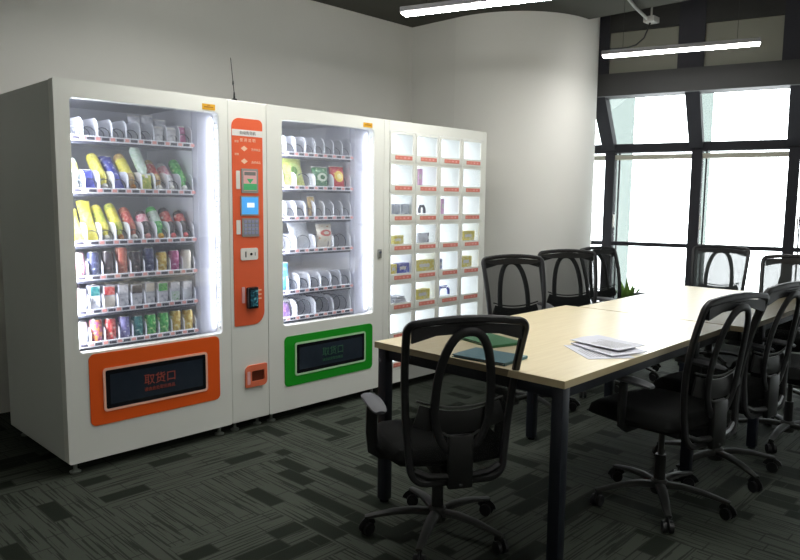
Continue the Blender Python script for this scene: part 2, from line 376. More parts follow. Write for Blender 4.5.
for k in range(len(S_MULL)-1):
    a, c = S_MULL[k]+.05, S_MULL[k+1]-.05
    w = empty('window_%d' % (k+1), FP((a+c)/2, 0, 0)); w['kind'] = 'structure'
    inv = Matrix.Translation(-Vector(w.location))
    def wpart(name, b):
        b.v = [tuple(inv @ Vector(v)) for v in b.v]; return b.build(name, w)
    b = MB(); seg(b, a, c, -.055, -.045, .06, 1.925, M['winglass']); wpart('pane', b)
    b = MB(); P = [FP(s, o, z) for (o, z) in ((-.055, Z_B), (-.045, Z_B), (OFF_T-.085, Z_T), (OFF_T-.095, Z_T)) for s in (a, c)]
    b.add(P, [(0,2,4,6),(1,7,5,3),(0,1,3,2),(2,3,5,4),(4,5,7,6),(6,7,1,0)], M['winglass']); wpart('slanted_pane', b)
    b = MB(); seg(b, a, c, -.03, .02, 1.85, 1.90, M['blind']); wpart('blind_rail', b)
    b = MB(); prof = [(-.11, .0), (-.11, Z_B), (OFF_T-.16, Z_T+.02), (OFF_T-.16, 3.3), (-1.10, 3.3), (-1.10, .0)]
    P = [FP(sv, o, z) for sv in (a-.045, a-.03) for (o, z) in prof]
    b.add(P, [tuple(range(6)), tuple(range(11, 5, -1))] + [(q, q+6, (q+1) % 6+6, (q+1) % 6) for q in range(6)], M['fin']); wpart('glass_fin', b)
    b = MB(); seg(b, a-.01, c-.10, OFF_T-.06, OFF_T-.02, Z_T+.215, 3.06, M['infill']); wpart('infill_panel', b)
# end walls closing the facade
b = MB(); seg(b, sB-.02, sB+3, -.2, 0.0, 0, HIGH, M['wall']); struct('wall_right', b)
b = MB(); b.box(3.9, 6.2, 2.25, 2.4, 0, HIGH, M['wall']); struct('wall_rear', b)

# ------------------------------------------------------------------ vending machines
def tray(parent, x0, x1, z, lanes, name='tray', y0=.085, y1=.60, h=.105, empties=None, coilr=None):
    t = MB()
    t.box(x0, x1, y0, y1, z-.012, z-.004, M['tray'])
    t.box(x0, x1, y0+.012, y0+.03, z-.030, z-.012, M['traydark'])
    o = t.build(name, parent)
    p = MB(); p.box(x0, x1, y0-.008, y0, z-.016, z+.012, M['tray'], .002, seg=1)
    w = (x1-x0)/lanes
    nt_ = max(lanes, 8); w2 = (x1-x0)/nt_
    for i in range(nt_):
        p.box(x0+w2*(i+.18), x0+w2*(i+.68), y0-.0095, y0-.0078, z-.009, z+.005, M['tagdark'])
        p.box(x0+w2*(i+.78), x0+w2*(i+1.08), y0-.0095, y0-.0078, z-.009, z+.006, M['tagpink'])
    p.build('price_strip', o)
    dmb = None
    for i in range(lanes+1):
        d = MB(); r = h*.45; poly = [(y0+.004, z-.004)]
        for q in range(7): a = R(180 - 90*q/6); poly.append((y0+.004+r+r*math.cos(a), z+h-r+r*math.sin(a)))
        poly += [(y1, z+h), (y1, z-.004)]
        xx = x0 + w*i; xx = min(max(xx, x0+.002), x1-.002)
        d.prism(poly, 'x', xx-.0018, xx+.0018, M['tray']); d.build('lane_divider', o)
    cr_ = coilr or min(w*.40, h*.46)
    base = None
    for i in range(lanes):
        if base is None:
            c = MB(); pts = []; turns = 5; nn = turns*12
            for q in range(nn+1):
                a = 2*PI*q/12 - PI/2; pts.append((cr_*math.cos(a), .008 + .34*q/nn, cr_*math.sin(a) + cr_))
            c.sweep(pts, .0026, .0026, M['coil'], n=5, up=(0,1,0.01))
            base = c.build('spiral', o)
            base.location = (x0+w*(i+.5), y0, z)
        else:
            cc = base.copy(); COL.objects.link(cc); cc.parent = o; cc.location = (x0+w*(i+.5), y0, z)
    return o

def vending(name, x0, x1, gx0, gx1, gz0, gz1, ix1, panel, hh_, colm, trimm, textm, tag_label, trays, tx, led_x):
    root = empty(name, ((x0+x1)/2, .45, 0)); tag(root, tag_label, 'vending machine')
    base = empty('tmp', (0,0,0))
    def P(b, nm, par=None, label=None):
        if par is None:
            o = b.build(nm, root, label=label); o.location = -Vector(root.location); return o
        return b.build(nm, par, label=label)
    b = MB(); t = .035; D = .8915
    Z0, Z1 = .06, 1.935
    b.box(x0+.003, x0+t, .068, D, Z0, Z1, M['cab_side'], .004); b.box(x1-t, x1-.003, .068, D, Z0, Z1, M['cab_side'], .004)
    b.box(x0+t, x1-t, .068, D, Z1-.04, Z1, M['cab_side']); b.box(x0+t, x1-t, D-.03, D, Z0, Z1-.04, M['cab_side'])
    b.box(x0+t, x1-t, .068, D-.03, Z0, gz0-.06, M['cab_side'])
    P(b, 'body')
    b = MB()  # white lined compartment
    L0, L1 = gx0-.012, gx1+.012
    b.box(x0+t, L0, .07, .66, gz0-.06, gz1+.03, M['liner']); b.box(L1, x1-t, .07, .66, gz0-.06, gz1+.03, M['liner'])
    b.box(x0+t, x1-t, .66, .70, gz0-.06, gz1+.03, M['liner']); b.box(x0+t, x1-t, .07, .70, gz1+.03, gz1+.04, M['liner']); b.box(x0+t, x1-t, .07, .70, gz0-.06, gz0-.045, M['liner'])
    b.box(ix1+.012, ix1+.02, .12, .66, gz0-.045, gz1+.03, M['liner'])
    P(b, 'liner')
    b = MB()  # white service column beside the trays
    b.prism([(ix1+.012, .11), (ix1+.028, .085), (gx1-.01, .062), (gx1+.012, .062), (gx1+.012, .12), (ix1+.012, .12)], 'z', gz0-.045, gz1+.03, M['svc'])
    P(b, 'service_column')
    b = MB(); b.ring((x0, x1, Z0, 1.94), .012, (gx0, gx1, gz0, gz1), .022, 0, .058, M['cab']); d = P(b, 'door')
    b = MB(); b.box(gx0-.006, gx1+.006, .014, .019, gz0-.006, gz1+.006, M['glass']); P(b, 'pane', d)
    b = MB(); b.box(gx1-.009, gx1-.003, .024, .030, gz0+.03, gz1-.05, M['tray']);
    for q in range(40):
        zz = gz0+.05 + (gz1-gz0-.12)*q/39; b.box(gx1-.0085, gx1-.0035, .0215, .0238, zz-.008, zz+.008, M['led'])
    P(b, 'led_strip', d)
    px0, px1, pz0, pz1 = panel
    b = MB(); b.rrect(panel, .03, -.004, 0, colm); pn = P(b, 'delivery_panel', d)
    h = [px0+hh_[0], px1-hh_[1], pz0+hh_[2], pz1-hh_[3]]
    b = MB(); b.ring((h[0], h[1], h[2], h[3]), .018, (h[0]+.012, h[1]-.012, h[2]+.012, h[3]-.012), .01, -.008, -.004, trimm); P(b, 'trim_frame', pn)
    b = MB(); b.ring((h[0]+.012, h[1]-.012, h[2]+.012, h[3]-.012), .01, (h[0]+.035, h[1]-.03, h[2]+.034, h[3]-.034), .004, -.0065, -.004, M['black'])
    b.box(h[0]+.03, h[1]-.026, -.0050, -.004, h[2]+.03, h[3]-.03, M['dispdark'])
    f = P(b, 'delivery_flap', pn)
    b = MB(); mx = (h[0]+h[1])/2 + .012; hz = (h[2]+h[3])/2
    b.text('取货口', mx, hz-.008, .062, -.0062, textm); b.text('请由此处取出商品', mx-.004, hz-.045, .022, -.0062, textm); P(b, 'lettering', pn)
    b = MB(); b.rrect(tx, .003, -.002, 0, M['sticker']); b.box(tx[0]+.012, tx[1]-.012, -.0026, -.002, tx[2]+.012, tx[2]+.018, M['stickerink']); b.box(tx[0]+.03, tx[1]-.03, -.0026, -.002, tx[2]+.022, tx[2]+.026, M['stickerink']); P(b, 'sticker', d, 'yellow sticker')
    for (fx, fy) in ((x0+.045, .05), (x1-.06, .05), (x0+.06, .82), (x1-.06, .82)):
        b = MB(); b.lathe([(.026, 0), (.028, .008), (.014, .014), (.010, .02), (.010, .0605)], M['foot'], 14, Matrix.Translation((fx, fy, 0))); P(b, 'foot')
    for (z, lanes, hh, cr2) in trays:
        tray_o = tray(root, gx0+.02, ix1, z, lanes, h=hh, coilr=cr2); tray_o.location = -Vector(root.location)
    bpy.data.objects.remove(base)
    # lamps of the cabinet: a light bar up each side, behind the door frame
    for (lx, ang, pw) in ((led_x[0], -1, 5.4), (led_x[1], 1, .9)):
        L = bpy.data.lights.new('cabinet_lamp', 'AREA'); L.shape = 'RECTANGLE'; L.size = .02; L.size_y = gz1-gz0-.05; L.energy = pw; L.color = (.93, .95, 1.0)
        lo = bpy.data.objects.new('cabinet_lamp', L); COL.objects.link(lo); lo.location = (lx, .05, (gz0+gz1)/2)
        dirv = Vector((-ang*.75, .66, 0)); lo.rotation_euler = dirv.to_track_quat('-Z', 'Z').to_euler()
        # lamp's long side upright
        q = dirv.to_track_quat('-Z', 'Y'); lo.rotation_euler = q.to_euler()
    return root

m1_tr = [(1.677, 9, .105, None), (1.419, 9, .10, None), (1.156, 9, .10, None), (.980, 9, .085, .030), (.806, 9, .085, .030), (.637, 9, .085, .030)]
V1 = vending('vending_machine', 0, .9305, .072, .876, .612, 1.858, .760, (.112, .850, .232, .602), (.067, .080, .065, .080), M['orange'], M['trimpink'], M['txtorange'],
    'large white vending machine with orange delivery panel, full of drinks and snacks', m1_tr, (.774, .853, 1.868, 1.900), (.082, .866))
m2_tr = [(1.67, 8, .115, None), (1.461, 4, .095, .045), (1.268, 8, .11, None), (1.06, 4, .10, .047), (.80, 7, .11, None), (.628, 4, .11, .052)]
V2 = vending('vending_machine', 1.1945, 2.168, 1.305, 2.076, .600, 1.862, 1.945, (1.310, 2.064, .212, .532), (.078, .068, .060, .048), M['green'], M['trimgreen'], M['txtgreen'],
    'white vending machine with green delivery panel and mostly empty coils', m2_tr, (1.972, 2.055, 1.872, 1.902), (1.315, 2.066))
# latch of the green machine
b = MB(); b.rrect((2.112, 2.142, .985, 1.045), .004, -.012, 0, M['steel']); b.cyl((2.127, -.012, 1.025), (2.127, -.02, 1.025), .009, M['coil'])
o = b.build('door_lock', V2); o.location = -Vector(V2.location)

# payment cabinet
K = empty('payment_kiosk', (1.0625, .45, 0)); tag(K, 'narrow white payment cabinet with orange control panel between two vending machines', 'payment kiosk')
def kp(b, nm, par=None, label=None):
    o = b.build(nm, par or K, label=label)
    if par is None: o.location = -Vector(K.location)
    return o
kx0, kx1 = .9325, 1.1925
b = MB(); b.box(kx0+.003, kx1-.003, .03, .80, .06, 1.935, M['cab_side'], .003); kp(b, 'body')
b = MB(); b.box(kx0, kx1, 0, .028, .06, 1.94, M['cab'], .005); kd = kp(b, 'door')
b = MB(); b.rrect((.955, 1.162, .640, 1.842), (.03, .05, .01, .075), -.004, 0, M['orange2']); fp = kp(b, 'faceplate', kd, 'orange control faceplate')
b = MB(); b.box(.956, 1.161, -.0052, -.004, 1.742, 1.778, M['whitepl']); b.text('自动售货机', 1.06, 1.753, .022, -.0056, M['txtgrey'])
kp(b, 'title_strip', fp, 'white title strip')
b = MB(); b.text('使 用 说 明', 1.06, 1.712, .022, -.0048, M['txtpale']); kp(b, 'heading_print', fp)
for z in (1.700, 1.628):
    b = MB(); b.add([(1.012, -.0052, z-.028), (1.035, -.0052, z-.044), (1.058, -.0052, z-.028), (1.035, -.0052, z-.012)], [(0,1,2,3)], M['txtpale']); b.text('选择商品', 1.115, z-.038, .016, -.0048, M['txtpale']); b.text('按键', .985, z+.005, .014, -.0048, M['txtpale']); kp(b, 'instruction_print', fp)
b = MB(); b.rrect((1.012, 1.125, 1.418, 1.558), .006, -.010, -.004, M['greypl']); b.rrect((1.024, 1.113, 1.432, 1.545), .004, -.0115, -.010, M['pinkprint'])
b.box(1.024, 1.113, -.0122, -.0114, 1.435, 1.472, M['greenprint']); b.box(1.03, 1.107, -.0122, -.0114, 1.52, 1.54, M['txtgrey']); b.add([(1.045, -.0122, 1.50), (1.068, -.0122, 1.473), (1.092, -.0122, 1.50)], [(0,1,2)], M['greenprint'])
b.rrect((.978, 1.004, 1.44, 1.545), .004, -.0065, -.004, M['whitepl']); kp(b, 'banknote_acceptor', fp)
b = MB(); b.rrect((1.003, 1.128, 1.288, 1.402), .004, -.011, -.004, M['greypl']); b.rrect((1.010, 1.121, 1.296, 1.394), .002, -.0122, -.011, M['screen']); b.rrect((1.045, 1.095, 1.335, 1.362), .001, -.0128, -.0122, M['screenw'])
kp(b, 'display_screen', fp, 'small blue lit screen')
b = MB(); b.rrect((1.012, 1.128, 1.165, 1.272), .004, -.010, -.004, M['greypl']); b.rrect((.975, 1.003, 1.18, 1.262), .004, -.0065, -.004, M['whitepl'])
for i in range(4):
    for j in range(4): b.box(1.024+.025*i, 1.044+.025*i, -.0125, -.010, 1.178+.022*j, 1.195+.022*j, M['keys'], .001, seg=1)
kp(b, 'keypad', fp)
b = MB(); b.rrect((1.0, 1.118, 1.028, 1.098), .012, -.010, -.004, M['whitepl']); b.box(1.03, 1.036, -.0112, -.0098, 1.045, 1.078, M['black']); b.cyl((1.07, -.009, 1.062), (1.07, -.0125, 1.062), .008, M['black']); b.box(1.095, 1.10, -.0112, -.0098, 1.052, 1.072, M['txtgrey']); kp(b, 'coin_slot', fp)
b = MB(); b.rrect((1.005, 1.025, .775, .87), .004, -.008, -.004, M['pinkprint']); b.box(1.034, 1.104, -.035, -.004, .74, .868, M['black'], .008); b.rrect((1.045, 1.094, .755, .852), .003, -.0375, -.035, M['teal']); kp(b, 'card_reader', fp)
b = MB()
for z in (.84, .815, .79): b.box(1.118, 1.142, -.0052, -.004, z, z+.008, M['txtpale'])
kp(b, 'reader_print', fp)
b = MB(); b.ring((1.02, 1.172, .262, .395), (.008, .035, .008, .03), (1.062, 1.152, .295, .358), .008, -.012, 0, M['slotorange']); b.rrect((1.062, 1.152, .295, .358), .006, -.004, 0, M['slotred']); b.rrect((1.03, 1.05, .28, .36), .006, -.0135, -.012, M['pinkprint']); kp(b, 'coin_return', kd)
for fx, fy in ((kx0+.05, .06), (kx1-.05, .06), (kx0+.05, .74), (kx1-.05, .74)):
    b = MB(); b.lathe([(.024, 0), (.026, .008), (.012, .014), (.009, .02), (.009, .0605)], M['foot'], 12, Matrix.Translation((fx, fy, 0))); kp(b, 'foot')
b = MB(); b.lathe([(.016, 1.935), (.016, 1.952), (.006, 1.958), (.005, 1.975), (.0045, 1.99)], M['black'], 12, Matrix.Translation((1.01, .05, 0)))
b.cyl((1.01, .05, 1.985), (.990, .05, 2.18), .0024, M['black'], .0018, 6); b.lathe([(.0035, 2.03), (.005, 2.04), (.0035, 2.055)], M['black'], 8, Matrix.Translation((1.003, .05, 0)))
o = b.build('antenna'); tag(o, 'thin black whip antenna standing on the payment cabinet', 'antenna')

# locker cabinet
LK = empty('locker_cabinet', (2.75, .45, 0)); tag(LK, 'white cabinet of small lit window lockers right of the green vending machine', 'locker cabinet')
lx0, lx1 = 2.170, 3.333; c0 = 2.224; pw = .2655; r0 = 1.868; ph = .2135; NR = 8
DEP = .20
b = MB()
b.box(lx0, c0, .0, .62, .06, 1.94, M['cab'], .004); b.box(c0+4*pw, lx1, .0, .62, .06, 1.94, M['cab'], .004)
b.box(c0, c0+4*pw, 0, .62, r0, 1.94, M['cab']); b.box(c0, c0+4*pw, 0, .62, .06, r0-NR*ph, M['cab']); b.box(c0, c0+4*pw, DEP+.01, .62, r0-NR*ph, r0, M['cab_side'])
for i in range(1, 4): b.box(c0+i*pw-.006, c0+i*pw+.006, .004, DEP, r0-NR*ph, r0, M['cab'])
for j in range(1, NR): b.box(c0, c0+4*pw, .0045, DEP, r0-j*ph-.006, r0-j*ph+.006, M['cab'])
o = b.build('body', LK); o.location = -Vector(LK.location)
b = MB(); b.box(c0, c0+4*pw, DEP, DEP+.009, r0-NR*ph, r0, M['ledsoft']); o = b.build('light_panel', LK); o.location = -Vector(LK.location)
b = MB(); b.ring((.004, pw-.004, -ph+.004, -.004), .004, (.018, pw-.030, -ph+.058, -.018), .004, -.004, .012, M['cab'])
door0 = b.build('door', LK)
b = MB(); b.box(.016, pw-.028, .002, .005, -ph+.056, -.016, M['glass']); b.build('pane', door0)
b = MB(); b.rrect((.052, pw-.038, -ph+.018, -ph+.046), .002, -.006, -.004, principled('label_red', (214, 128, 112), .5)); 
for q, mm in ((0, 'whitepl'), (1, 'whitepl'), (2, 'tagpink'), (3, 'tagpink')): b.box(.060+.04*q, .078+.04*q, -.0068, -.006, -ph+.026, -ph+.038, principled('label_print', (226, 150, 135), .5) if q < 2 else M['tagpink'])
b.build('price_label', door0, label='small red price label')
lo = -Vector(LK.location)
for j in range(NR):
    for i in range(4):
        d = door0 if (i == 0 and j == 0) else copy_tree(door0)
        d.location = Vector((c0+i*pw, 0, r0-j*ph)) + lo
for fx in (lx0+.06, lx1-.06):
    for fy in (.06, .56):
        b = MB(); b.lathe([(.026, 0), (.028, .008), (.014, .014), (.010, .02), (.010, .0605)], M['foot'], 14, Matrix.Translation((fx, fy, 0))); o = b.build('foot', LK); o.location = lo
# goods in the lockers
ROWN = ['top', 'second', 'third', 'fourth', 'fifth', 'sixth', 'seventh', 'lowest']
COLN = ['first', 'second', 'third', 'fourth']
def cell(j, i, fx): return c0+i*pw + fx*pw, r0-(j+1)*ph+.006
def item(name, cat, j, i, fx, w, d, h, mat, desc, y=.05, rot=0, kind='box'):
    x, z = cell(j, i, fx); x += .022; z += .054; h *= .72; b = MB(); b.box(-w/2-.004, w/2+.004, -d/2-.002, d/2+.002, -.052, -.001, M['cab'], .002, seg=1)
    if kind == 'box':
        b.box(-w/2, w/2, -d/2, d/2, 0, h, mat, .003, seg=1); b.box(-w/2*.7, w/2*.4, -d/2-.001, -d/2, h*.35, h*.65, M['whitepl'])
    elif kind == 'pouch':
        vs = []; fs = []
        for a in range(7):
            for c in range(7):
                u, v = a/6-.5, c/6; th = d*.5*math.cos(u*PI)**.5*math.sin(v*PI)**.5 if 0 < c < 6 and 0 < a < 6 else .001
                vs += [(u*w, -th, v*h), (u*w, th, v*h)]
        for a in range(6):
            for c in range(6):
                k = (a*7+c)*2; k2 = ((a+1)*7+c)*2; fs += [(k, k2, k2+2, k+2), (k+1, k+3, k2+3, k2+1)]
        b.add(vs, fs, mat, True)
    elif kind == 'arch':
        pts = [(-w/2, 0, 0.006), (-w/2, 0, h*.6), (-w*.3, 0, h*.95), (w*.3, 0, h*.95), (w/2, 0, h*.6), (w/2, 0, 0.006)]
        b.sweep(pts, .012, .012, mat, n=8, up=(0,1,0))
    elif kind == 'sheets':
        for q in range(3): b.box(-w/2+.01*q, w/2-.01*q, -d/2, d/2, h*q/3+.001, h*q/3+h/3-.004, mat, .001, Matrix.Rotation(R(-4+5*q), 4, 'Z'), 1)
    o = b.build(name); o.location = (x, y, z); o.rotation_euler = (0, 0, R(rot))
    tag(o, desc, cat, 'goods in the lockers'); return o
Y_ = printed('yellow_carton', (236, 216, 90), (240, 232, 160), (180, 160, 60), 40, .55)
B_ = printed('blue_carton', (70, 84, 190), (70, 84, 190), (170, 180, 235), 40, .5)
PK = principled('pink_wrap', (236, 180, 226), .4); GY = printed('grey_pouch', (190, 195, 208), (150, 155, 172), (215, 220, 230), 46, .5)
item('pink_box', 'box', 1, 1, .22, .045, .06, .165, PK, 'tall pale pink box in the second-row locker, second column')
item('pink_box', 'box', 2, 2, .18, .035, .06, .16, PK, 'tall pale pink box in the third-row locker, third column')
item('grey_pouch', 'pouch', 2, 0, .36, .09, .04, .10, GY, 'left grey pouch of two in the third-row locker, first column', kind='pouch')
item('grey_pouch', 'pouch', 2, 0, .72, .09, .04, .10, GY, 'right grey pouch of two in the third-row locker, first column', kind='pouch')
item('dark_clip', 'clip', 2, 1, .40, .055, .02, .085, M['tagdark'], 'dark arch-shaped clip in the third-row locker, second column', kind='arch')
item('yellow_box', 'box', 3, 0, .38, .10, .06, .085, Y_, 'low yellow box in the fourth-row locker, first column')
item('white_packet', 'packet', 3, 1, .45, .12, .05, .10, M['paper'], 'white packet in the fourth-row locker, second column', kind='pouch')
item('dark_stick', 'stick', 3, 1, .68, .012, .012, .10, M['tagdark'], 'thin dark stick standing in the fourth-row locker, second column')
item('yellow_box', 'box', 3, 3, .42, .15, .06, .105, Y_, 'yellow box with print in the fourth-row locker, fourth column')
item('yellow_box', 'box', 4, 0, .20, .06, .06, .095, Y_, 'small yellow box beside a blue box in the fifth-row locker')
item('blue_box', 'box', 4, 0, .58, .12, .06, .10, B_, 'blue box in the fifth-row locker, first column')
item('yellow_box', 'box', 4, 1, .48, .20, .06, .115, Y_, 'wide yellow box filling the fifth-row locker, second column')
item('grey_tube', 'tube', 4, 2, .22, .03, .03, .11, M['keys'], 'small grey tube in the fifth-row locker, third column')
item('yellow_box', 'box', 4, 3, .34, .13, .06, .12, Y_, 'yellow box in the fifth-row locker, fourth column')
item('paper_sheets', 'paper', 5, 0, .40, .13, .09, .07, M['paper'], 'stack of white folded sheets in the sixth-row locker, first column', kind='sheets')
item('yellow_box', 'box', 5, 1, .40, .15, .06, .105, Y_, 'yellow box in the sixth-row locker, second column')
item('blue_hook', 'hook', 5, 2, .40, .12, .03, .10, B_, 'blue hooked piece in the sixth-row locker, third column', kind='arch')

# ------------------------------------------------------------------ products in the vending machines
def can(mat, desc, x, y, z, h=.125, r=.028, group='cans in the vending machine'):
    b = MB(); b.lathe([(r*.8, 0), (r, .008), (r, h-.014), (r*.82, h-.003), (r*.82, h)], mat, 16, cap=False)
    o = b.build('drink_can')
    l = MB(); l.lathe([(r*.83, h-.004), (r*.83, h), (r*.74, h), (r*.7, h-.004)], M['steel'], 16); l.lathe([(r*.8, -.001), (r*.8, .003)], M['steel'], 16); l.box(-.008, .008, -.004, .012, h-.003, h+.0005, M['steel']); l.build('can_lid', o)
    o.location = (x, y, z); tag(o, desc, 'can', group); return o
def carton(mat, mat2, desc, x, y, z, w=.058, d=.04, h=.12, group='cartons in the vending machine', rot=0):
    b = MB(); b.box(-w/2, w/2, -d/2, d/2, 0, h, M['paper'], .003, seg=1); b.box(-w/2+.003, w/2-.003, -d/2-.0008, -d/2, .006, h*.55, mat2); b.box(-w/2+.003, w/2-.003, -d/2-.0008, -d/2, h*.6, h-.006, mat)
    o = b.build('drink_carton'); o.location = (x, y, z); o.rotation_euler = (0, 0, rot); tag(o, desc, 'carton', group)
    c = MB(); c.box(-.008, .008, -.008, .008, h, h+.006, M['whitepl'], .002, seg=1); c.build('carton_cap', o); return o
def bottle(body, cap, lab, desc, x, y, z, L=.215, r=.032, tilt=45, turn=0, group='bottles in the vending machine'):
    # built neck-down so that it lies on the sloping slide with its cap to the front
    b = MB(); b.lathe([(r*.35, .018), (r*.42, .03), (r*.9, .065), (r, .085), (r*.96, L*.62), (r, L-.02), (r*.85, L-.004), (r*.3, L)], body, 16)
    o = b.build('drink_bottle')
    c = MB(); c.lathe([(r*.46, 0), (r*.5, .004), (r*.5, .018), (r*.42, .021)], cap, 14); c.build('bottle_cap', o)
    l = MB(); l.lathe([(r*1.02, .09), (r*1.02, L*.82)], lab, 16, cap=False); l.build('bottle_label', o)
    o.location = (x, y, z + r*.5*math.cos(R(tilt)) + .003); o.rotation_euler = (R(-tilt), 0, R(turn)); tag(o, desc, 'bottle', group); return o
def bag(mat, desc, x, y, z, w=.12, h=.16, d=.05, tilt=-12, turn=0, group='snack bags in the vending machine', end=None):
    b = MB(); vs = []; fs = []; A, C = 10, 14
    for a in range(A+1):
        for c in range(C+1):
            u, v = a/A*2-1, c/C
            th = d*.5*max(0, 1-u*u)**.45*max(0, math.sin(PI*min(1, max(0, (v-.05)/.9))))**.5 + .0012
            ww = w/2*(1 - .07*math.sin(PI*v)); wr = .002*math.sin(v*40+u*3)*(1-abs(u))
            vs += [(u*ww, -th-wr, v*h), (u*ww, th+wr, v*h)]
    for a in range(A):
        for c in range(C):
            k = (a*(C+1)+c)*2; k2 = ((a+1)*(C+1)+c)*2
            fs += [(k, k2, k2+2, k+2), (k+1, k+3, k2+3, k2+1)]
    for c in range(C):
        for a in (0, A): k = (a*(C+1)+c)*2; fs.append((k, k+2, k+3, k+1))
    for a in range(A):
        for c in (0, C): k = (a*(C+1)+c)*2; k2 = ((a+1)*(C+1)+c)*2; fs.append((k, k+1, k2+1, k2))
    b.add(vs, fs, mat, True); o = b.build('snack_bag')
    e = MB(); e.box(-w/2, w/2, -.0022, .0022, h-.006, h+.004, end or M['whitepl']); e.box(-w/2, w/2, -.0022, .0022, -.001, .006, end or M['whitepl']); e.build('sealed_edge', o)
    o.location = (x, y, z); o.rotation_euler = (R(tilt), 0, R(turn)); tag(o, desc, 'snack bag', group); return o

X0 = .092; W1 = (.760-.092)/9
def lx(i): return X0 + W1*(i+.5)
def P_(n, a, b, c, sc_, th):
    w = lambda q: tuple(int(v*.92 + 235*.08) for v in q)
    return printed(n, w(a), w(b), w(c), sc_, th)
inks = dict(
 yel=P_('ink_yellow', (236, 222, 70), (244, 236, 120), (196, 190, 70), 46, .5), blu=P_('ink_blue', (58, 66, 170), (96, 106, 205), (222, 224, 245), 35, .52),
 ygr=P_('ink_lime', (170, 190, 70), (214, 212, 90), (120, 150, 60), 46, .5), brn=P_('ink_brown', (176, 140, 88), (212, 178, 110), (230, 210, 150), 46, .5),
 gwh=P_('ink_pale_green', (196, 220, 205), (222, 234, 226), (130, 190, 120), 46, .52), red=P_('ink_red', (196, 62, 66), (228, 120, 110), (240, 210, 200), 46, .5),
 pnk=P_('ink_pink', (232, 148, 168), (240, 196, 205), (200, 70, 100), 46, .5), whi=P_('ink_white', (232, 232, 238), (206, 208, 216), (170, 176, 190), 46, .55),
 grn=P_('ink_green', (50, 160, 70), (96, 200, 96), (200, 235, 160), 46, .5), drk=P_('ink_dark', (48, 42, 50), (72, 58, 62), (170, 150, 150), 46, .56),
 nav=P_('ink_navy', (52, 58, 96), (88, 94, 130), (200, 205, 222), 46, .55), gld=P_('ink_gold', (206, 168, 70), (232, 204, 110), (240, 230, 180), 46, .5),
 mag=P_('ink_magenta', (176, 70, 130), (205, 120, 165), (240, 220, 230), 46, .55), cpr=P_('ink_copper', (176, 88, 72), (200, 120, 96), (225, 190, 170), 46, .55),
 tea=P_('ink_teal', (30, 104, 110), (60, 140, 135), (190, 225, 220), 46, .52), lav=P_('ink_lavender', (150, 146, 205), (120, 116, 180), (225, 225, 245), 46, .52),
 org=P_('ink_orange_purple', (226, 140, 70), (170, 80, 130), (240, 200, 130), 35, .5), cyn=P_('ink_cyan', (60, 150, 215), (120, 190, 235), (240, 245, 250), 25, .5),
 pur=P_('ink_purple', (120, 84, 150), (160, 130, 185), (225, 215, 235), 25, .5), crm=P_('ink_cream', (232, 224, 208), (224, 214, 190), (196, 84, 70), 22, .58),
 cer=P_('ink_clear', (205, 208, 214), (188, 192, 200), (170, 176, 186), 18, .5))
I = inks
# row 1
z = 1.677
tag1 = 'top shelf of the orange-trimmed machine'
for i, dsc in ((6, 'left white paper cup'), (7, 'right white paper cup')):
    b = MB(); b.lathe([(.027, 0), (.031, .07), (.033, .072), (.033, .078), (.029, .080)], I['whi'], 16); b.lathe([(.031, .0805), (.026, .088), (.01, .09)], M['whitepl'], 16)
    o = b.build('paper_cup'); o.location = (lx(i), .13, z); tag(o, dsc + ' on the ' + tag1, 'cup', 'cups on the top shelf')
bag(I['whi'], 'white crumpled bag behind the empty coils on the ' + tag1, lx(5), .22, z+.02, .07, .13, .05)
bag(I['whi'], 'white crumpled bag behind the left paper cup on the ' + tag1, lx(6)+.004, .23, z+.02, .07, .14, .05)
bag(I['whi'], 'white crumpled bag behind the right paper cup on the ' + tag1, lx(7)+.004, .23, z+.02, .07, .12, .05)
bag(I['mag'], 'dark red snack bag at the right end of the ' + tag1, lx(8), .14, z+.004, .062, .10, .04)
# row 2 (bottles lying neck-down on a slope, and two bags)
z = 1.419; t2 = 'on second shelf of orange-trimmed machine'
bottle(I['gwh'], M['whitepl'], I['yel'], 'yellow and green bottle, leftmost ' + t2, lx(0), .11, z, .15, .028, 25)
bag(I['blu'], 'rounded blue snack bag, second from left ' + t2, lx(1), .13, z+.003, .066, .11, .05, -25)
bottle(I['yel'], M['whitepl'], I['yel'], 'yellow bottle with white cap, third from left ' + t2, lx(2), .11, z, .24, .030, 46)
bag(I['blu'], 'long blue snack bag, fourth from left ' + t2, lx(3), .12, z+.003, .068, .25, .05, -44)
bottle(I['brn'], M['stickerink'], I['yel'], 'brown and yellow bottle, fifth from left ' + t2, lx(4), .11, z, .25, .030, 46)
bottle(I['gwh'], M['whitepl'], I['gwh'], 'pale green bottle, sixth from left ' + t2, lx(5)+.0, .12, z+.05, .22, .028, 40)
bag(I['ygr'], 'small lime packet in front of pale green bottle ' + t2, lx(5), .115, z+.003, .062, .085, .03, -8)
bottle(I['brn'], M['whitepl'], I['red'], 'coral red bottle, seventh from left ' + t2, lx(6), .11, z, .21, .029, 46)
bottle(I['whi'], M['whitepl'], I['pnk'], 'white and pink bottle, eighth from left ' + t2, lx(7), .11, z, .20, .029, 48)
bottle(I['grn'], M['whitepl'], I['grn'], 'green bottle with pale cap, rightmost ' + t2, lx(8), .11, z, .21, .029, 42)
